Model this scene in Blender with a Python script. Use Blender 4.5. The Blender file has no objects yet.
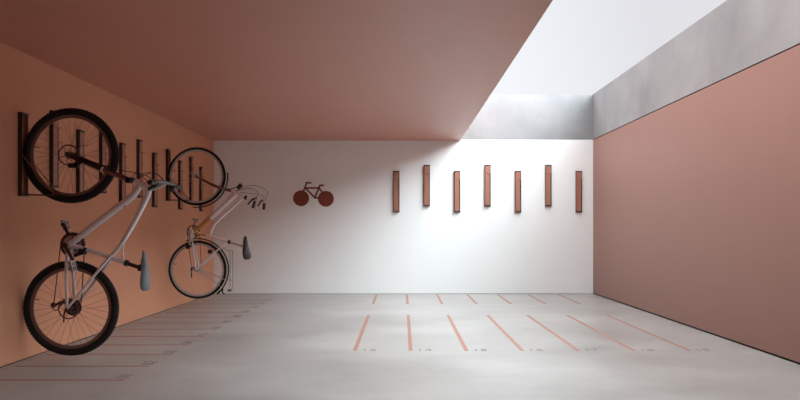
import bpy, bmesh, math, random
from mathutils import Vector, Matrix
random.seed(7)
C = bpy.context.scene.collection
PI = math.pi
F, H = 690.0, 0.978                 # focal length in pixels, eye height
VX, VY = 402.5, 228.2               # vanishing point
XL, XR, YB, YF = -2.813, 2.838, 10.268, -3.0
FILL_DIR, FILL_COS, FILL_E = (.92, -.17, .33), .34, 18.5   # fill glow added to the unseen sky, brightens the left side
ZENITH = 3.9                        # overcast sky overhead against the horizon
ZC, ZS, ZT = 2.282, 2.302, 2.972    # slab underside, seam, top of the walls

# ------------------------------------------------------------------ materials
def lin(c):
    return tuple(((v/255)/12.92 if v/255 <= .04045 else ((v/255+.055)/1.055)**2.4) for v in c) + (1,)
def mat(name, rgb, rough=.5, metal=0, spec=.5, var=0, scale=3, bump=0, rough_var=0, rgb2=None, detail=6, stretch=None):
    m = bpy.data.materials.new(name); m.use_nodes = True
    n, l = m.node_tree.nodes, m.node_tree.links
    b = n['Principled BSDF']
    b.inputs['Base Color'].default_value = lin(rgb)
    b.inputs['Roughness'].default_value = rough
    b.inputs['Metallic'].default_value = metal
    b.inputs['Specular IOR Level'].default_value = spec
    if var or bump or rgb2:
        tc = n.new('ShaderNodeTexCoord'); src = tc.outputs['Object']
        if stretch:
            mp = n.new('ShaderNodeMapping'); mp.inputs['Scale'].default_value = stretch
            l.new(src, mp.inputs[0]); src = mp.outputs[0]
        t = n.new('ShaderNodeTexNoise'); t.inputs['Scale'].default_value = scale
        t.inputs['Detail'].default_value = detail; t.inputs['Roughness'].default_value = .6
        l.new(src, t.inputs['Vector'])
        r = n.new('ShaderNodeValToRGB')
        r.color_ramp.elements[0].position = .3; r.color_ramp.elements[1].position = .7
        a = rgb2 if rgb2 else tuple(v*(1-var) for v in rgb)
        r.color_ramp.elements[0].color = lin(a); r.color_ramp.elements[1].color = lin(rgb)
        l.new(t.outputs['Fac'], r.inputs[0]); l.new(r.outputs[0], b.inputs['Base Color'])
        if bump:
            t2 = n.new('ShaderNodeTexNoise'); t2.inputs['Scale'].default_value = scale*30
            l.new(tc.outputs['Object'], t2.inputs['Vector'])
            bp = n.new('ShaderNodeBump'); bp.inputs['Strength'].default_value = bump; bp.inputs['Distance'].default_value = .002
            l.new(t2.outputs['Fac'], bp.inputs['Height']); l.new(bp.outputs[0], b.inputs['Normal'])
        if rough_var:
            mr = n.new('ShaderNodeMapRange')
            mr.inputs['To Min'].default_value = rough-rough_var; mr.inputs['To Max'].default_value = rough+rough_var
            l.new(t.outputs['Fac'], mr.inputs[0]); l.new(mr.outputs[0], b.inputs['Roughness'])
    return m
M = dict(
    white_wall=mat('white_plaster', (242,245,245), .7, var=.015, scale=1.2, bump=.05),
    left_wall=mat('terracotta_paint', (216,156,124), .75, spec=.25, var=.03, scale=1.5, bump=.05),
    right_wall=mat('dusty_brown_paint', (150,112,101), .5, spec=.5, var=.02, scale=1.5, bump=.05),
    ceiling=mat('brown_ceiling_paint', (194,132,113), .42, spec=.6, var=.02, scale=1.5, bump=.05),
    concrete=mat('fair_faced_concrete', (158,159,161), .7, rgb2=(134,135,137), scale=1.3, bump=.2, spec=.3, detail=8),
    floor=mat('polished_concrete', (174,170,167), .36, rgb2=(142,137,134), scale=.9, bump=.04, spec=.4, rough_var=.08, detail=9, stretch=(1,1.3,1)),
    gap=mat('shadow_gap_black', (38,30,28), .9),
    line=mat('terracotta_floor_paint', (166,118,102), .6, var=.05, scale=9),
    number=mat('grey_brown_stencil_paint', (158,144,140), .6, var=.2, scale=40),
    rack=mat('terracotta_powder_coat', (166,112,94), .45, var=.02, scale=8),
    rack_dark=mat('dark_rack_metal_and_side_shade', (60,38,34), .5, metal=.0, var=.05, scale=8),  # dark rack parts; on the side rails this colour stands for shade
    pin=mat('bright_pin_steel', (215,205,200), .25, metal=.8, var=.03, scale=20),
    sign=mat('rust_sign_paint', (128,60,44), .5, var=.03, scale=9),
    rubber=mat('black_rubber', (20,19,19), .8, var=.15, scale=20),
    rim=mat('light_grey_rim', (196,188,186), .35, metal=.1, var=.05, scale=20),
    rim_dark=mat('grey_brown_anodised_rim', (124,98,94), .35, metal=.2, var=.05, scale=20),
    rotor=mat('brown_brake_disc_steel', (120,84,76), .4, metal=.4, var=.05, scale=20),
    bar=mat('grey_bar_alloy', (112,108,108), .35, metal=.4, var=.05, scale=20),
    spoke=mat('spoke_steel', (118,98,93), .35, metal=.6, var=.05, scale=20),
    spoke_light=mat('bright_spoke_steel', (205,200,198), .3, metal=.5, var=.05, scale=20),
    silver=mat('silver_lacquer', (238,232,236), .3, metal=.35, var=.03, scale=6),
    white=mat('white_lacquer', (238,234,234), .28, var=.02, scale=6),
    fork_brown=mat('dark_brown_fork', (62,42,38), .35, metal=.3, var=.08, scale=9),
    fork_copper=mat('copper_brown_fork', (128,88,76), .35, metal=.3, var=.08, scale=9),
    wood=mat('ash_wood_tube', (214,160,104), .45, rgb2=(188,132,78), scale=12, detail=4, stretch=(1,1,.3)),
    black=mat('satin_black', (26,24,24), .45, var=.1, scale=15),
    steel=mat('polished_steel', (186,182,181), .3, metal=.4, var=.04, scale=15),
    chain=mat('oiled_chain_steel', (70,52,46), .4, metal=.7, var=.2, scale=60),
    ring=mat('dark_red_brown_chainring', (82,42,38), .4, metal=.4, var=.08, scale=15),
    saddle=mat('grey_saddle_leather', (120,124,126), .5, var=.06, scale=15, bump=.1),
    saddle_black=mat('black_saddle_leather', (44,40,41), .45, var=.06, scale=15, bump=.1),
    lens=mat('clear_lamp_lens', (225,222,220), .1, var=.03, scale=15),
)
# ------------------------------------------------------------------ mesh helpers
def obj(name, bm, m, parent=None, smooth=True, loc=None):
    bmesh.ops.recalc_face_normals(bm, faces=bm.faces)
    me = bpy.data.meshes.new(name); bm.to_mesh(me); bm.free()
    if smooth:
        me.shade_smooth()
        me.set_sharp_from_angle(angle=math.radians(38))
    me.materials.append(M[m] if isinstance(m, str) else m)
    o = bpy.data.objects.new(name, me); C.objects.link(o)
    if loc is not None: o.location = loc
    if parent: o.parent = parent
    return o
def tag(o, label=None, cat=None, group=None, kind=None):
    for k, v in (('label', label), ('category', cat), ('group', group), ('kind', kind)):
        if v: o[k] = v
    return o
def thing(name, label, cat, loc=(0,0,0), group=None):
    o = bpy.data.objects.new(name, None); C.objects.link(o); o.empty_display_size = .1
    o.location = loc
    return tag(o, label, cat, group)
def box(bm, a, b, bev=0):
    r = bmesh.ops.create_cube(bm, size=1)
    for v in r['verts']:
        v.co = Vector(((a[i]+b[i])/2 + v.co[i]*(b[i]-a[i]) for i in range(3)))
    if bev:
        es = list({e for v in r['verts'] for e in v.link_edges})
        bmesh.ops.bevel(bm, geom=es, offset=bev, segments=2, affect='EDGES', clamp_overlap=True)
    return r
def smooth_path(pts, n=6):
    if len(pts) < 3: return [Vector(p) for p in pts]
    P = [Vector(p) for p in pts]; P = [2*P[0]-P[1]] + P + [2*P[-1]-P[-2]]
    out = []
    for i in range(1, len(P)-2):
        for k in range(n):
            t = k/n; a, b, c, d = P[i-1:i+3]
            out.append(.5*((2*b)+(c-a)*t+(2*a-5*b+4*c-d)*t*t+(3*b-a-3*c+d)*t**3))
    out.append(P[-2]); return out
def tube(bm, pts, r, seg=10, smooth=True, flat=None):
    """r: one radius or a list along the given points; flat=(fy) squashes the section in Y"""
    n0 = len(pts)
    P = smooth_path(pts) if smooth else [Vector(p) for p in pts]
    def rad(i):
        if not isinstance(r, (list, tuple)): return r
        t = i/(len(P)-1)*(n0-1); k = min(int(t), n0-2); return r[k]+(r[k+1]-r[k])*(t-k)
    rings = []; prev = None
    for i, p in enumerate(P):
        d = (P[min(i+1, len(P)-1)]-P[max(i-1, 0)]).normalized()
        if prev is None:
            u = d.cross(Vector((0,1,0)))
            if u.length < .1: u = d.cross(Vector((1,0,0)))
        else: u = prev - d*prev.dot(d)
        u.normalize(); prev = u; w = d.cross(u); R = rad(i)
        rings.append([bm.verts.new(p+(u*math.cos(a)+w*math.sin(a)*(flat or 1))*R) for a in (2*PI*k/seg for k in range(seg))])
    for a, b in zip(rings, rings[1:]):
        for k in range(seg): bm.faces.new((a[k], a[(k+1)%seg], b[(k+1)%seg], b[k]))
    bm.faces.new(rings[0][::-1]); bm.faces.new(rings[-1])
def lathe_y(bm, prof, c=(0,0,0), seg=64, closed=True, a0=0, a1=2*PI):
    """profile points (r, y) swept about the Y axis through c; angle from +X towards +Z"""
    c = Vector(c); full = abs(a1-a0-2*PI) < 1e-6
    rings = []
    for i in range(seg if full else seg+1):
        a = a0+(a1-a0)*i/seg
        rings.append([bm.verts.new(c+Vector((r*math.cos(a), y, r*math.sin(a)))) for r, y in prof])
    n = len(prof)
    for i in range(len(rings) if full else len(rings)-1):
        A, B = rings[i], rings[(i+1)%len(rings)]
        for k in range(n if closed else n-1): bm.faces.new((A[k], A[(k+1)%n], B[(k+1)%n], B[k]))
    if not full and closed: bm.faces.new(rings[0]); bm.faces.new(rings[-1][::-1])
def disc_y(bm, r, y0, y1, c=(0,0,0), seg=32):
    c = Vector(c)
    A = [bm.verts.new(c+Vector((r*math.cos(t), y0, r*math.sin(t)))) for t in (2*PI*k/seg for k in range(seg))]
    B = [bm.verts.new(c+Vector((r*math.cos(t), y1, r*math.sin(t)))) for t in (2*PI*k/seg for k in range(seg))]
    bm.faces.new(A); bm.faces.new(B[::-1])
    for k in range(seg): bm.faces.new((A[k], B[k], B[(k+1)%seg], A[(k+1)%seg]))
def prism_y(bm, pts, y0, y1):
    A = [bm.verts.new((x, y0, z)) for x, z in pts]; B = [bm.verts.new((x, y1, z)) for x, z in pts]
    bm.faces.new(A); bm.faces.new(B[::-1]); n = len(pts)
    for k in range(n): bm.faces.new((A[k], B[k], B[(k+1)%n], A[(k+1)%n]))
def new(): return bmesh.new()
def B1(a, b, bev=0):
    bm = new(); box(bm, a, b, bev); return bm
# ------------------------------------------------------------------ the setting
def struct(name, a, b, m): return tag(obj(name, B1(a, b), m, smooth=False), kind='structure')
T = .25
struct('floor', (XL-T, YF-T, -.2), (XR+T, YB+T, 0), 'floor')
struct('ceiling', (XL, YF, ZC), (.86, YB, ZT), 'ceiling')
struct('wall_front', (XL-T, YF-T, 0), (XR+T, YF, ZT), 'left_wall')
struct('ceiling_front', (.86, YF, ZC), (XR, 2.3, ZT), 'ceiling')
struct('wall_left', (XL-T, YF, .008), (XL, YB, ZT), 'left_wall')
struct('wall_right', (XR, YF, .017), (XR+.05, YB+.05, ZS-.012), 'right_wall')
struct('wall_upper_right', (XR, YF, ZS), (XR+T, YB+.0, ZT), 'concrete')
struct('wall_back', (XL-T, YB, .006), (XR-.001, YB+.05, ZS-.006), 'white_wall')
struct('wall_upper_back', (XL-T, YB, ZS), (XR+T, YB+T, ZT), 'concrete')
struct('trim_1', (XR+.012, YF, 0), (XR+T, YB+.05, ZS), 'gap')     # dark joint behind the panels
struct('trim_2', (XL-T, YB+.012, 0), (XR+T, YB+T, ZS), 'concrete')
struct('trim_3', (XL-T, YF, 0), (XL-.006, YB, .008), 'gap')

# ------------------------------------------------------------------ floor markings
def line_obj(name, a, b, parent=None):
    return obj(name, B1(a, b), 'line', parent, smooth=False)
def text_mesh(s, size):
    cu = bpy.data.curves.new('number', 'FONT'); cu.body = s; cu.size = size; cu.extrude = .0008
    o = bpy.data.objects.new('tmp', cu); C.objects.link(o)
    dg = bpy.context.evaluated_depsgraph_get(); dg.update()
    me = bpy.data.meshes.new_from_object(o.evaluated_get(dg)); me.name = 'number'
    bpy.data.objects.remove(o); me.materials.clear(); me.materials.append(M['number']); return me
STEP = .447; Y1 = 4.442
for k in range(12):
    y = Y1+STEP*k; num = '%02d' % (k+1)
    e = thing('bay_marking', 'terracotta floor line with stencilled number %s beside the terracotta wall' % num, 'floor marking',
              (-2.27, y, 0), 'numbered bay markings along the terracotta wall')
    bm = B1((-.48, -.013, .0), (.48, .013, .0012)); obj('line', bm, 'line', e, smooth=False)
    t = bpy.data.objects.new('number', text_mesh(num, .135)); C.objects.link(t); t.parent = e
    t.rotation_euler = (0, 0, PI/2); t.location = (.48, .045, .001)
XB = [-.381+.446*i for i in range(7)]
for i, x in enumerate(XB):
    num = str(13+i)
    e = thing('bay_marking', 'long terracotta floor line on the open floor, number %s at its near end' % num, 'floor marking',
              (x, 5.509, 0), 'numbered long bay lines on the open floor')
    obj('line', B1((-.016, 0, 0), (.016, 2.247, .0012)), 'line', e, smooth=False)
    t = bpy.data.objects.new('number', text_mesh(num, .13)); C.objects.link(t); t.parent = e
    t.location = (.045, -.01, .001)
    s = line_obj('bay_line', (-.016, 0, 0), (.016, 1.25, .0012)); s.location = (x, 8.90, 0)
    tag(s, 'short floor line against the white wall, straight behind the long line numbered ' + num,
        'floor marking', 'short floor lines against the white wall')

# ------------------------------------------------------------------ wall racks
# local frame: X = width, -Y = out of the wall, Z up from the rack's foot; L = .614
RL, RW, RD = .614, .09, .030
def rack_common(e, far='rack_dark'):
    obj('back_plate', B1((-RW/2+.005, -.003, 0), (RW/2-.005, 0, RL)), 'rack', e)
    for s in (-1, 1):
        a, b = sorted((s*RW/2, s*(RW/2-.005)))
        obj('side_rail', B1((a, -RD, 0), (b, 0, RL), .001), far if s > 0 else 'rack_dark', e)  # rails painted with shade; open racks get a lit brown far rail
    for z in (0, RL-.016): obj('end_cap', B1((-RW/2-.002, -RD-.004, z), (RW/2+.002, -.001, z+.016), .002), 'rack_dark', e)
def rack_folded(label, group):
    e = thing('folding_bicycle_rack', label, 'bicycle rack', group=group); rack_common(e)
    bm = new()                                           # the folded arm fills the channel: two leaves with a step between
    box(bm, (-.038, -RD-.003, RL-.128), (.038, -.006, RL-.018), .002)
    box(bm, (-.038, -RD-.001, .018), (.030, -.006, RL-.132), .002)
    obj('folded_arm', bm, 'rack', e)
    for z in (RL-.130, RL-.245):
        bm = new(); tube(bm, [(.038,-.012,z), (.038,-.052,z), (.040,-.062,z-.004)], .0030, 8); box(bm, (.020,-RD-.006,z-.004), (.047,-RD-.001,z+.004))
        obj('hook_pin', bm, 'pin', e)
    obj('slot', B1((.031, -RD-.0005, RL-.245), (.041, -.012, RL-.132)), 'gap', e)
    return e
def rack_open(label):
    e = thing('folding_bicycle_rack', label, 'bicycle rack'); rack_common(e, 'rack')
    bm = new()
    for s in (-1, 1): tube(bm, [(s*.034, -.008, .012), (s*.034, -.270, .006)], .0045, 8, smooth=False)
    tube(bm, [(-.034,-.270,.006), (.034,-.270,.006)], .0045, 8, smooth=False)
    obj('swing_arm', bm, 'rack_dark', e)
    bm = new()
    for s in (-1, 1): tube(bm, [(s*.0385, -.030, .30), (s*.0385, -.262, .012)], .0038, 8, smooth=False)
    obj('brace', bm, 'rack', e)
    bm = new(); tube(bm, [(.0,-.008,.47), (.0,-.006,.50), (.0, -.004, .53)], .004, 8); obj('wheel_hook', bm, 'steel', e)
    return e
def copy_tree(o, parent=None):
    c = o.copy(); C.objects.link(c)
    if parent: c.parent = parent
    for ch in list(o.children): copy_tree(ch, c)
    return c
LOW, HIGH = 1.214, 1.304
ordw = ['first','second','third','fourth','fifth','sixth','seventh']
proto = None
for i in range(7):
    lb = 'folded slim terracotta rack on the white wall, %s from the left%s' % (ordw[i], ', hung high' if i % 2 else ', hung low')
    g = 'folded bicycle racks on the white wall'
    if proto is None: e = proto = rack_folded(lb, g)
    else: e = copy_tree(proto)
    e['label'] = lb; e['group'] = g
    e.location = (-.0905+.4515*i, YB, HIGH if i % 2 else LOW)
RY = lambda n: 5.105+.45*(n-1)
openp = None
for n in range(1, 12):
    if n in (1, 8):
        lb = ('unfolded rack on the terracotta wall holding the large near mountain bicycle' if n == 1
              else 'unfolded rack on the terracotta wall holding the smaller far white bicycle')
        if openp is None: e = openp = rack_open(lb)
        else: e = copy_tree(openp)
        e['label'] = lb
    else:
        lb = 'folded dark slim rack on the terracotta wall above floor bay %02d' % (n+1)
        e = copy_tree(proto); e['label'] = lb
    e['group'] = 'unfolded racks on the terracotta wall' if n in (1, 8) else 'folded bicycle racks on the terracotta wall'
    e.location = (XL, RY(n)-.015, LOW if n % 2 else HIGH)
    e.rotation_euler = (0, 0, PI/2)                       # -Y of the rack turns to +X, out of the wall

# ------------------------------------------------------------------ bicycle sign on the white wall
sg = thing('bicycle_sign', 'flat rust red bicycle pictogram with solid disc wheels on the white wall', 'sign', (-1.32, YB, 1.41))
S0 = 67.2
def sp(px, py, y=0): return ((px-VX)/S0+1.32, y, H-(py-VY)/S0-1.41)
for px, py in ((301.1,198.3), (325.9,198.8)):
    x, _, z = sp(px, py); bm = new(); disc_y(bm, 7.9/S0, -.004, 0, (x,0,z), 64); obj('wheel', bm, 'sign', sg)
def strokes(bm, pts, w=.0125):
    for a, b in zip(pts, pts[1:]):
        a, b = Vector(sp(*a)), Vector(sp(*b)); d = (b-a).normalized(); n = Vector((-d.z, 0, d.x))*w; a -= d*w*.7; b += d*w*.7
        prism_y(bm, [((a+n).x,(a+n).z), ((b+n).x,(b+n).z), ((b-n).x,(b-n).z), ((a-n).x,(a-n).z)], -.004, 0)
bm = new()
strokes(bm, [(303.6,190.6),(305.2,187.6)]); strokes(bm, [(305.2,188),(319,188)])
strokes(bm, [(305.6,188.2),(314.6,197.6),(319,188.2)]); strokes(bm, [(314.6,197.8),(318.6,198)]); strokes(bm, [(319,188),(322.2,192)])
obj('frame', bm, 'sign', sg)
bm = new(); strokes(bm, [(305,187.6),(306.6,182.7),(310.8,182.9)]); obj('handlebar', bm, 'sign', sg)
bm = new(); strokes(bm, [(318.8,187.6),(320.1,185.3),(323.2,185.3)]); obj('saddle', bm, 'sign', sg)

# ------------------------------------------------------------------ bicycles
# A bicycle hangs front wheel up in the XZ plane: +Z is its forward, +X its up, +Y its right (drive) side.
class Bike:
    def __init__(s, label, hub, scale, y, R, group=None):
        s.sc = scale; s.hub = hub; s.R = R
        hx, hz = (hub[0]-VX)/scale, H-(hub[1]-VY)/scale
        s.e = thing('bicycle', label, 'bicycle', (hx, y, hz-R))
        s.R = R
    def p(s, a, b, y=0):        # measured side-view position -> metres in the bicycle's own frame
        return Vector(((a-s.hub[0])/s.sc, y, (s.hub[1]-b)/s.sc+s.R))
    def part(s, name, bm, m, parent=None, label=None):
        o = obj(name, bm, m, parent or s.e)
        if label: o['label'] = label
        return o
    def tubes(s, name, m, lst, parent=None, seg=12):
        bm = new()
        for pts, r in lst: tube(bm, [s.p(*q) for q in pts], r, seg)
        return s.part(name, bm, m, parent)
    def wheel(s, c, tyre, rimm, spm, nsp, knobs, rim_h=.022, front=True):
        R = s.R; c = s.p(*c); h = tyre/2
        rt = R-tyre*1.02                       # rim outer edge
        ri = rt-rim_h
        bm = new()
        lathe_y(bm, [(rt+.006,-.012), (rt+.004,-.010), (rt-.004,-.009), (ri,-.006), (ri,.006), (rt-.004,.009), (rt+.004,.010), (rt+.006,.012)], c, 96)
        w = s.part('wheel', bm, rimm)
        bm = new(); cr = R-h-.001; prof = []
        for k in range(16):
            a = 2*PI*k/16; prof.append((cr+h*.96*math.cos(a)*(1.0), h*.92*math.sin(a)))
        lathe_y(bm, prof, c, 96)
        if knobs:
            N = 92
            for k in range(N):
                for (yy, rr, off) in ((0, R-.002, 0), (-.014, R-.006, .5), (.014, R-.006, .5)):
                    a = 2*PI*(k+off)/N
                    Mx = Matrix.Translation(c) @ Matrix.Rotation(-a, 4, 'Y') @ Matrix.Translation((rr-.002, yy, 0)) @ Matrix.Diagonal((.007, .009, .011, 1))
                    bmesh.ops.create_cube(bm, size=1, matrix=Mx)
        s.part('tyre', bm, 'rubber', w)
        bm = new(); lathe_y(bm, [(.0,-.052),(.008,-.052),(.008,-.038),(.026,-.034),(.026,-.029),(.014,-.024),(.012,0),(.014,.024),(.026,.029),(.026,.034),(.008,.038),(.008,.052),(0,.052)], c, 20, closed=False)
        bmesh.ops.remove_doubles(bm, verts=bm.verts, dist=1e-5)
        s.part('hub', bm, 'black' if knobs else 'steel', w)
        # spokes: one mesh per spoke, tangential, alternating flanges
        for k in range(nsp):
            side = 1 if k % 2 else -1; lead = 1 if (k//2) % 2 else -1
            a = 2*PI*(k+.35)/nsp; b = a+lead*1.15
            p0 = c+Vector((.024*math.cos(b), side*.031, .024*math.sin(b)))
            p1 = c+Vector(((ri+.003)*math.cos(a), side*.002, (ri+.003)*math.sin(a)))
            bm = new(); tube(bm, [p0, p1], .0010, 5, smooth=False); s.part('spoke', bm, spm, w)
        bm = new(); a = 2.9
        tube(bm, [c+Vector((ri*math.cos(a),0,ri*math.sin(a))), c+Vector(((ri-.035)*math.cos(a),0,(ri-.035)*math.sin(a)))], .0032, 8, smooth=False)
        s.part('valve', bm, 'black', w)
        return w, c
    def disc(s, c, side, parent):
        bm = new(); y = side*.042; lathe_y(bm, [(.078,y-.001),(.068,y-.001),(.068,y+.001),(.078,y+.001)], c, 48)
        for k in range(6):
            a = k*PI/3; tube(bm, [c+Vector((.02*math.cos(a),y,.02*math.sin(a))), c+Vector((.068*math.cos(a+.35),y,  .068*math.sin(a+.35)))], .0018, 6, smooth=False)
        disc_y(bm, .024, y-.002, y+.002, c, 20)
        s.part('brake_disc', bm, 'rotor', parent)
    def pedal(s, c, y0, y1, m, tilt=0):
        bm = new(); c = Vector(c); yc = (y0+y1)/2; hw = abs(y1-y0)/2
        for dx in (-.036, .036):
            Mx = Matrix.Translation(c) @ Matrix.Rotation(tilt, 4, 'Y')
            r = box(bm, (dx-.005, yc-hw, -.011), (dx+.005, yc+hw, .011), .002)
        for yy in (yc-hw+.005, yc, yc+hw-.005): box(bm, (-.036, yy-.005, -.010), (.036, yy+.005, .010), .001)
        tube(bm, [(0, y0-(.02 if y1 > y0 else -.02), 0), (0, y1, 0)], .007, 8, smooth=False)
        bmesh.ops.transform(bm, matrix=Matrix.Translation(c) @ Matrix.Rotation(tilt, 4, 'Y'), verts=bm.verts)
        return s.part('pedal', bm, m)
    def crank(s, c, end, side, m):
        c, end = Vector(c), Vector(end); y = side*.068
        bm = new(); a = c+Vector((0,y,0)); b = end+Vector((0,y+side*.008,0))
        tube(bm, [a, (a+b)/2, b], [.016,.012,.013], 12, flat=.6)
        disc_y(bm, .018, y-.011, y+.011, c, 20); disc_y(bm, .015, y-.002, y+.016*side+.004, end, 20)
        return s.part('crank_arm', bm, m)

def saddle_bm(bk, outline, width_nose=.035, width_tail=.15):
    """outline: stations along the saddle, nose first: (px, py) of the top surface and the thickness; lofted with a rounded section"""
    bm = new(); rings = []
    n = len(outline)
    for i, (a, b, th, w) in enumerate(outline):
        q = bk.p(a, b); ring = []
        for k in range(14):
            t = 2*PI*k/14; cs, sn = math.cos(t), math.sin(t)
            x = -th/2 + (th/2)*math.copysign(abs(cs)**.7, cs) - .012*(sn*sn)*(w/.07)
            ring.append(bm.verts.new(q+Vector((x, w/2*math.copysign(abs(sn)**.8, sn), 0))))
        rings.append(ring)
    for A, B in zip(rings, rings[1:]):
        for k in range(14): bm.faces.new((A[k], A[(k+1)%14], B[(k+1)%14], B[k]))
    bm.faces.new(rings[0]); bm.faces.new(rings[-1][::-1]); return bm

# ---- near bicycle: mountain bike, silver white frame
b = Bike('large near mountain bicycle with silver frame hanging front wheel up on the terracotta wall', (71.2,308), 135.2, 5.105, .3535)
P = b.p
wf, cf = b.wheel((71.2,155.6), .055, 'rim_dark', 'spoke', 32, True, .019)
wr, cr_ = b.wheel((71.2,308), .055, 'rim_dark', 'spoke', 32, True, .019)
b.disc(cf, -1, wf); b.disc(cr_, -1, wr)
bm = new()
for k, r in enumerate((.062,.056,.050,.044,.038,.032,.026)):
    lathe_y(bm, [(r, .030+.004*k), (r, .032+.004*k), (.012, .032+.004*k), (.012, .030+.004*k)], cr_, 36)
b.part('cassette', bm, 'black', wr)
BB = (69.5,245)
fr = b.tubes('frame', 'silver', [
    ([(134.5,181.5),(151,188.8)], [.027,.027]),                                     # head tube
    ([(140,185.5),(132.5,196),(117,208),(92,227),BB], [.024,.027,.026,.025,.022]),         # down tube
    ([(149,188.5),(145.8,199),(135,221),(122,243),(109,259)], [.024,.022,.019,.016,.013]), # top tube
    ([BB,(90,250.6),(110,257.5),(126,263)], [.019,.0165,.0165,.0165]),                   # seat tube
    ([(124,241),(122.4,250),(123.4,260)], [.008,.007,.008]),                           # brace
    ([(69.5,245,-.036),(69.5,245,.036)], .024),                                        # bottom bracket shell
])
b.tubes('chainstay', 'silver', [([(69.5,249,-.028),(69.6,275,-.052),(71,307,-.062)], [.014,.012,.010])])
b.tubes('chainstay', 'silver', [([(69.5,249,.028),(69.6,275,.052),(71,307,.062)], [.014,.012,.010])])
b.tubes('seatstay', 'silver', [([(112,255,-.012),(104,266,-.036),(88,287,-.055),(71.4,307,-.062)], [.011,.011,.010,.009])])
b.tubes('seatstay', 'silver', [([(112,255,.012),(104,266,.036),(88,287,.055),(71.4,307,.062)], [.011,.011,.010,.009])])
bm = new(); tube(bm, [P(71,263,-.05), P(71,260,0), P(71,263,.05)], .010, 10); box(bm, P(68,268,-.03), P(73,262,.03), .004)
b.part('stay_bridge', bm, 'steel')
# suspension fork
bm = new()
for s_ in (-1, 1):
    tube(bm, [P(69.5,154.3,s_*.058), P(90,163.4,s_*.058), P(106.5,170.4,s_*.058)], [.015,.018,.019], 14)
tube(bm, [P(107,168,-.058), P(112,170,0), P(107,168,.058)], .013, 10)
fk = b.part('fork', bm, 'fork_brown')
for s_ in (-1, 1):
    b.tubes('stanchion', 'fork_copper', [([(106,170.2,s_*.058),(129,180,s_*.058)], .0145)], fk)
    b.tubes('seal_ring', 'silver', [([(105,169.8,s_*.058),(106.8,170.6,s_*.058)], .021)], fk)
bm = new(); tube(bm, [P(131,181,-.068), P(132,180.4,0), P(131,181,.068)], [.020,.024,.020], 12); b.part('fork_crown', bm, 'black', fk)
b.tubes('axle', 'steel', [([(71.2,155.6,-.07),(71.2,155.6,.07)], .008)], fk)
bm = new(); box(bm, P(72,168.5,-.075), P(82,164,-.036), .006); tube(bm, [P(80,166,-.06),P(86,163,-.06)], .008); b.part('brake_caliper', bm, 'black')
# stem and bar
b.tubes('stem', 'steel', [([(150,188.6),(157,187),(165,183)], [.022,.017,.020])])
b.tubes('headset', 'black', [([(149,188),(151.5,189.2)], .027)])
hb = b.tubes('handlebar', 'bar', [([(166,185,-.31),(165.5,183.2,-.18),(164.8,182.3,-.06),(164.6,182.3,.06),(165.5,183.2,.18),(166,185,.31)], .0130)])
for s_ in (-1, 1):
    b.tubes('grip', 'black', [([(166.1,185.3,s_*.335),(165.6,184,s_*.22)], .0175)], hb)
    b.tubes('brake_lever', 'black', [([(166.5,184,s_*.18),(163.5,187.5,s_*.19),(159.5,190.5,s_*.22)], [.014,.016,.009])], hb)
bm = new()
for pts in ([(160,187,-.18),(148,176,-.16),(136,176,-.05),(133,186,0),(131,197,.0),(124,208,-.012)],
            [(160,187,.18),(150,172,.1),(128,178,.04),(106,169,-.05),(84,163,-.06)],
            [(160,187,.2),(148,173,.22),(136,172,.12),(138,184,.03),(141,198,.024),(133,218,.022)],
            [(163,186,-.17),(150,176,-.1),(120,170,-.08),(88,160,-.07),(82,164,-.06)]):
    tube(bm, [P(*q) for q in pts], .0026, 6)
b.part('cable', bm, 'black')
# crank, chain, derailleurs
c = P(*BB)
bm = new(); lathe_y(bm, [(.092,.046),(.052,.046),(.052,.050),(.092,.050)], c, 48)
for k in range(44):
    a = 2*PI*k/44
    bmesh.ops.create_cube(bm, size=1, matrix=Matrix.Translation(c) @ Matrix.Rotation(-a,4,'Y') @ Matrix.Translation((.094,.048,0)) @ Matrix.Diagonal((.006,.003,.006,1)))
for k in range(5):
    a = 2*PI*k/5+.3; tube(bm, [c+Vector((0,.050,0)), c+Vector((.078*math.cos(a),.050,.078*math.sin(a)))], [.016,.010], 8, smooth=False)
cw = b.part('chainring', bm, 'ring')
bm = new(); lathe_y(bm, [(.070,.040),(.034,.040),(.034,.043),(.070,.043)], c, 40); b.part('inner_chainring', bm, 'steel', cw)
dv = Vector((-.083, 0, .150)).normalized()*.172
b.crank(c, c+dv, 1, 'ring'); b.crank(c, c-dv, -1, 'ring')
b.pedal(c+dv+Vector((-.012,0,-.004)), .09, .18, 'steel', 1.35)
b.pedal(c-dv, -.09, -.16, 'steel', 1.35)
bm = new()
tube(bm, [P(81.5,247,.048), P(78.3,304,.045)], .0042, 6, smooth=False)
tube(bm, [P(57.2,246,.048), P(50.5,300,.055), P(48.5,308,.055), P(53,311,.055), P(60,303,.050), P(65,303,.05)], .0042, 6)
b.part('chain', bm, 'chain')
bm = new(); tube(bm, [P(71,308,.07), P(64,306,.085), P(58,303,.075), P(51,306,.062)], [.010,.013,.012,.010], 10)
disc_y(bm, .020, .052, .060, P(49.5,306), 20); disc_y(bm, .018, .052, .060, P(57,304), 20)
b.part('rear_derailleur', bm, 'fork_brown')
bm = new(); box(bm, P(79,255,-.02), P(84,248,.05), .005); tube(bm, [P(84,253,0), P(86,247.5,0)], .021); b.part('front_derailleur', bm, 'black')
bm = new(); tube(bm, [P(71.2,308,-.075), P(71.2,308,.075)], .008, 10, smooth=False); tube(bm, [P(71.2,308,-.076), P(69.5,313,-.082), P(69,321,-.078)], [.010,.006,.005], 8)
b.part('quick_release', bm, 'ring')
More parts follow.
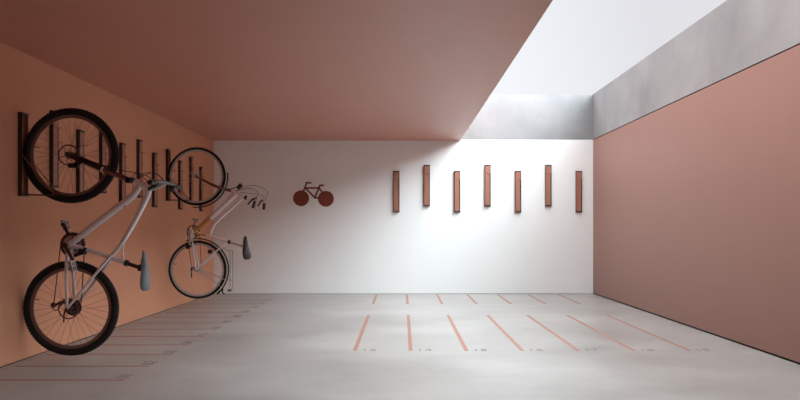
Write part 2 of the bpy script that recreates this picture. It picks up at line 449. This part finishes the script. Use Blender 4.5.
# saddle
b.tubes('seat_clamp', 'black', [([(125,262.6),(128,263.6)], .024)])
sp_ = b.tubes('seatpost', 'fork_brown', [([(126,263),(139.5,267.6)], .0145)])
bm = new()
for s_ in (-1, 1): tube(bm, [P(145,255,s_*.012), P(142.5,261,s_*.022), P(142.5,273,s_*.022), P(145,282,s_*.035)], .004, 8)
box(bm, P(138.5,271,-.024), P(143,264.5,.024), .004); b.part('saddle_rail', bm, 'black', sp_)
b.part('saddle', saddle_bm(b, [(144.4,250.6,.010,.016),(145.4,252,.020,.030),(146.6,257,.030,.042),(147.8,263,.036,.050),(148.7,270,.044,.078),
                               (149.4,278,.044,.115),(149.7,284,.042,.130),(149.4,288,.036,.120),(148.4,290.4,.022,.085)]), 'saddle')

# ---- far bicycle: white step-through city bike
b = Bike('smaller far white city bicycle with mudguards and wooden tube, hanging beside the white wall', (197.7,269.6), 83.6, 8.25, .3505)
P = b.p
wf, cf = b.wheel((196.9,176.4), .036, 'rim', 'spoke_light', 28, False, .020)
wr, cr_ = b.wheel((197.7,269.6), .036, 'rim', 'spoke_light', 28, False, .020)
BB = (192.2,231.5)
b.tubes('frame', 'white', [
    ([(231.5,190.5),(244.5,196)], .020),
    ([(236,194),(224,205.5),(209.5,219)], [.026,.028,.028]),
    ([(243.5,197),(232,208),(219.5,219),(213,227),(210.5,236.5)], [.016,.015,.015,.015,.014]),
    ([BB,(210,236),(228,241.6)], .0145),
    ([(192.2,231.5,-.034),(192.2,231.5,.034)], .024)])
b.tubes('wooden_tube', 'wood', [([(210.5,218),(201,226.5),(193.5,231)], [.030,.028,.022])])
b.tubes('wooden_sleeve', 'wood', [([(195,232.4),(207,235.5)], .0165)])
for s_ in (-1, 1):
    b.tubes('chainstay', 'white', [([(192.2,234,s_*.025),(194.5,250,s_*.045),(197.5,269,s_*.058)], [.011,.010,.009])])
    b.tubes('seatstay', 'white', [([(228,241.6,s_*.012),(214,254,s_*.04),(198,269,s_*.058)], [.010,.009,.008])])
bm = new()
for s_ in (-1, 1): tube(bm, [P(196.9,176.4,s_*.052), P(206,181.6,s_*.052), P(216,186.2,s_*.052), P(224,189.2,s_*.045)], [.009,.012,.014,.015], 12)
tube(bm, [P(222.5,188.4,-.052), P(225.5,189,0), P(222.5,188.4,.052)], .017, 12); tube(bm, [P(225,189), P(231.5,191)], .018, 12)
fk = b.part('fork', bm, 'fork_copper')
b.tubes('axle', 'steel', [([(196.9,176.4,-.065),(196.9,176.4,.065)], .007)], fk)
b.tubes('headset', 'black', [([(244.6,197),(247,198)], .024)])
b.tubes('stem', 'white', [([(247,198),(251,199.4),(256,198)], [.014,.013,.015])])
hb = b.tubes('handlebar', 'steel', [([(259,206.5,-.30),(260,201,-.26),(259.5,197.6,-.17),(256,197.8,0),(259.5,197.6,.17),(260,201,.26),(259,206.5,.30)], .011)])
for s_ in (-1, 1):
    b.tubes('grip', 'black', [([(258.6,208.5,s_*.31),(259.8,202.4,s_*.275)], .0175)], hb)
    b.tubes('brake_lever', 'black', [([(261,199,s_*.23),(257,200.5,s_*.25),(253,205.5,s_*.28)], [.013,.011,.008])], hb)
bm = new(); disc_y(bm, .026, .18, .215, P(262,198.5), 20); b.part('bell', bm, 'lens', hb)
bm = new()
for pts in ([(261,199,-.24),(262,193,-.24),(252,189,-.15),(240,190.5,-.04),(233,193,0),(228,198,-.03)],
            [(261,199,.24),(263,190,.24),(250,184.5,.15),(236,190,.05),(229,190,.02)],
            [(261,199,.2),(258,194,.2),(248,193,.1),(238,193,.03),(230,202,.03)]):
    tube(bm, [P(*q) for q in pts], .0028, 6)
b.part('cable', bm, 'fork_brown')
bm = new(); tube(bm, [P(228,189.5), P(233,188.5), P(237.5,186.5)], .005, 8); tube(bm, [P(237.5,188.5), P(240,186.2), P(242,184.2)], [.018,.028,.026], 14)
hl = b.part('headlight', bm, 'black')
b.tubes('lens', 'lens', [([(241.6,184.6),(243,183.2)], .026)], hl)
# mudguards
def guard(c, R, a0, a1):
    bm = new(); h = .026
    lathe_y(bm, [(R,-h),(R+.010,-h*.6),(R+.013,0),(R+.010,h*.6),(R,h),(R+.008,h*.55),(R+.010,0),(R+.008,-h*.55)], c, 60, a0=a0, a1=a1)
    return bm
b.part('mudguard', guard(cf, .366, math.radians(-97), math.radians(7)), 'black')
bm = guard(cr_, .366, math.radians(-52), math.radians(112))
tube(bm, [cr_+Vector((.372*math.cos(math.radians(-50)),0,.372*math.sin(math.radians(-50)))), P(222.6,289), P(222.4,292), P(224.6,294.4)], [.014,.009,.009,.006], 8)
b.part('mudguard', bm, 'black')
bm = new()
for s_ in (-1, 1): tube(bm, [P(197.7,269.6,s_*.06), P(222,287,s_*.03)], .003, 6, smooth=False)
b.part('mudguard_stay', bm, 'steel')
# luggage rack
bm = new()
for s_ in (-1, 1):
    tube(bm, [P(228.6,251,s_*.02), P(231.5,251.8,s_*.055), P(231.5,270,s_*.06), P(231.5,287,s_*.06), P(231,290,s_*.03)], .0055, 8)
    tube(bm, [P(197.7,269.6,s_*.062), P(231.5,281,s_*.06)], .004, 6, smooth=False)
for yy in (258,268,278): tube(bm, [P(231.5,yy,-.058), P(231.5,yy,.058)], .004, 6, smooth=False)
tube(bm, [P(228.6,251), P(222,247.5), P(221,248)], .004, 6)
b.part('luggage_rack', bm, 'steel')
bm = new(); box(bm, P(228.3,291.2,-.03), P(231.5,289.3,.03), .004); b.part('tail_light', bm, 'black')
# crank
c = P(*BB)
bm = new(); lathe_y(bm, [(.078,.044),(.064,.044),(.064,.047),(.078,.047)], c, 48)
for k in range(5):
    a = 2*PI*k/5+.3; tube(bm, [c+Vector((0,.046,0)), c+Vector((.067*math.cos(a),.046,.067*math.sin(a)))], [.013,.008], 8, smooth=False)
b.part('chainring', bm, 'fork_copper')
dv = Vector((.012, 0, .168))
b.crank(c, c+dv*.85, 1, 'steel'); b.crank(c, c-dv, -1, 'steel')
b.pedal(c+dv*.85, .085, .165, 'steel', .2); b.pedal(c-dv, -.085, -.165, 'black', .2)
bm = new(); tube(bm, [P(198.5,232,.045), P(200.5,268,.045)], .0036, 6, smooth=False); tube(bm, [P(186,232,.045), P(190.5,266,.045), P(193.5,271.5,.045)], .0036, 6)
b.part('chain', bm, 'chain')
bm = new(); lathe_y(bm, [(.034,.036),(.034,.048),(.012,.048),(.012,.036)], cr_, 30); b.part('sprocket', bm, 'steel', wr)
bm = new(); tube(bm, [P(197.7,269.6,.06), P(192,268,.07), P(190,268.5,.06), P(190.2,278,.055)], [.010,.012,.010,.008], 8); b.part('rear_derailleur', bm, 'black')
bm = new(); box(bm, P(186.5,249,-.02), P(189.5,246,.02), .004); b.part('rear_brake', bm, 'black')
bm = new(); box(bm, P(208.5,253.5,-.03), P(212,249.5,.03), .004); b.part('frame_lock', bm, 'black')
# saddle
b.tubes('seat_clamp', 'black', [([(227.8,241.4),(230.3,242.4)], .022)])
sp_ = b.tubes('seatpost', 'steel', [([(229,242),(244,246.5)], .012)])
bm = new()
for s_ in (-1, 1): tube(bm, [P(245,239,s_*.012), P(244,243,s_*.022), P(244.4,250,s_*.022), P(246,256,s_*.035)], .004, 8)
b.part('saddle_rail', bm, 'black', sp_)
b.part('saddle', saddle_bm(b, [(246,236,.016,.020),(247.2,237.5,.036,.036),(247.8,241,.052,.046),(248.4,246,.058,.070),(250,251,.074,.14),
                               (251.2,254.5,.080,.17),(251,257.5,.070,.165),(249.6,259.4,.040,.12)]), 'saddle_black')

# ------------------------------------------------------------------ sky and added fill glow
w = bpy.data.worlds.new('sky'); bpy.context.scene.world = w; w.use_nodes = True
n, l = w.node_tree.nodes, w.node_tree.links
bg = n['Background']; tc = n.new('ShaderNodeTexCoord'); sep = n.new('ShaderNodeSeparateXYZ')
l.new(tc.outputs['Generated'], sep.inputs[0])
mr = n.new('ShaderNodeMapRange'); mr.inputs['From Min'].default_value = .10; mr.inputs['From Max'].default_value = .42
ad = n.new('ShaderNodeMath'); ad.operation = 'MULTIPLY_ADD'; ad.inputs[1].default_value = .35
l.new(sep.outputs['Z'], ad.inputs[0]); l.new(sep.outputs['X'], ad.inputs[2])
l.new(ad.outputs[0], mr.inputs[0])
rp = n.new('ShaderNodeValToRGB')
rp.color_ramp.elements[0].color = lin((246,251,255)); rp.color_ramp.elements[1].color = lin((218,218,223))
l.new(mr.outputs[0], rp.inputs[0]); up = n.new('ShaderNodeMapRange'); up.inputs['From Min'].default_value = .3; up.inputs['From Max'].default_value = .5
l.new(sep.outputs['Z'], up.inputs[0])
mc = n.new('ShaderNodeMix'); mc.data_type = 'RGBA'; mc.inputs['B'].default_value = (.77, .865, .90, 1)
l.new(up.outputs[0], mc.inputs[0]); l.new(rp.outputs[0], mc.inputs['A']); l.new(mc.outputs['Result'], bg.inputs[0])
# an overcast sky is brighter overhead than low down
z2 = n.new('ShaderNodeMapRange'); z2.interpolation_type = 'SMOOTHSTEP'
for k_, v_ in (('From Min', .30), ('From Max', .75), ('To Min', 1.0), ('To Max', ZENITH)): z2.inputs[k_].default_value = v_
l.new(sep.outputs['Z'], z2.inputs[0])
lo = n.new('ShaderNodeMapRange')            # the ground beyond the open side is darker than the sky
for k_, v_ in (('From Min', -.02), ('From Max', .0), ('To Min', .25), ('To Max', 1.0)): lo.inputs[k_].default_value = v_
l.new(sep.outputs['Z'], lo.inputs[0])
mu = n.new('ShaderNodeMath'); mu.operation = 'MULTIPLY'
# wide fill glow added to the sky, out of view on the right
dt = n.new('ShaderNodeVectorMath'); dt.operation = 'DOT_PRODUCT'; dt.inputs[1].default_value = Vector(FILL_DIR).normalized()
l.new(tc.outputs['Generated'], dt.inputs[0])
vl = n.new('ShaderNodeMapRange'); vl.interpolation_type = 'SMOOTHSTEP'
for k_, v_ in (('From Min', FILL_COS), ('From Max', 1.0), ('To Min', 0.0), ('To Max', FILL_E)): vl.inputs[k_].default_value = v_
l.new(dt.outputs['Value'], vl.inputs[0])
sm = n.new('ShaderNodeMath'); sm.operation = 'ADD'; l.new(z2.outputs[0], sm.inputs[0]); l.new(vl.outputs[0], sm.inputs[1])
l.new(sm.outputs[0], mu.inputs[0]); l.new(lo.outputs[0], mu.inputs[1]); l.new(mu.outputs[0], bg.inputs[1])

# ------------------------------------------------------------------ camera
cd = bpy.data.cameras.new('camera'); co = bpy.data.objects.new('camera', cd); C.objects.link(co)
co.location = (0, 0, H); co.rotation_euler = (PI/2, 0, 0)
cd.sensor_width = 36; cd.lens = 36*F/800
cd.shift_x = -(VX-400)/800; cd.shift_y = (VY-200)/800
cd.clip_end = 200
sc = bpy.context.scene; sc.camera = co
vs = sc.view_settings; vs.view_transform = 'Standard'; vs.look = 'None'; vs.gamma = 1; vs.exposure = .12; vs.use_curve_mapping = False
sc.cycles.max_bounces = 12; sc.cycles.diffuse_bounces = 8
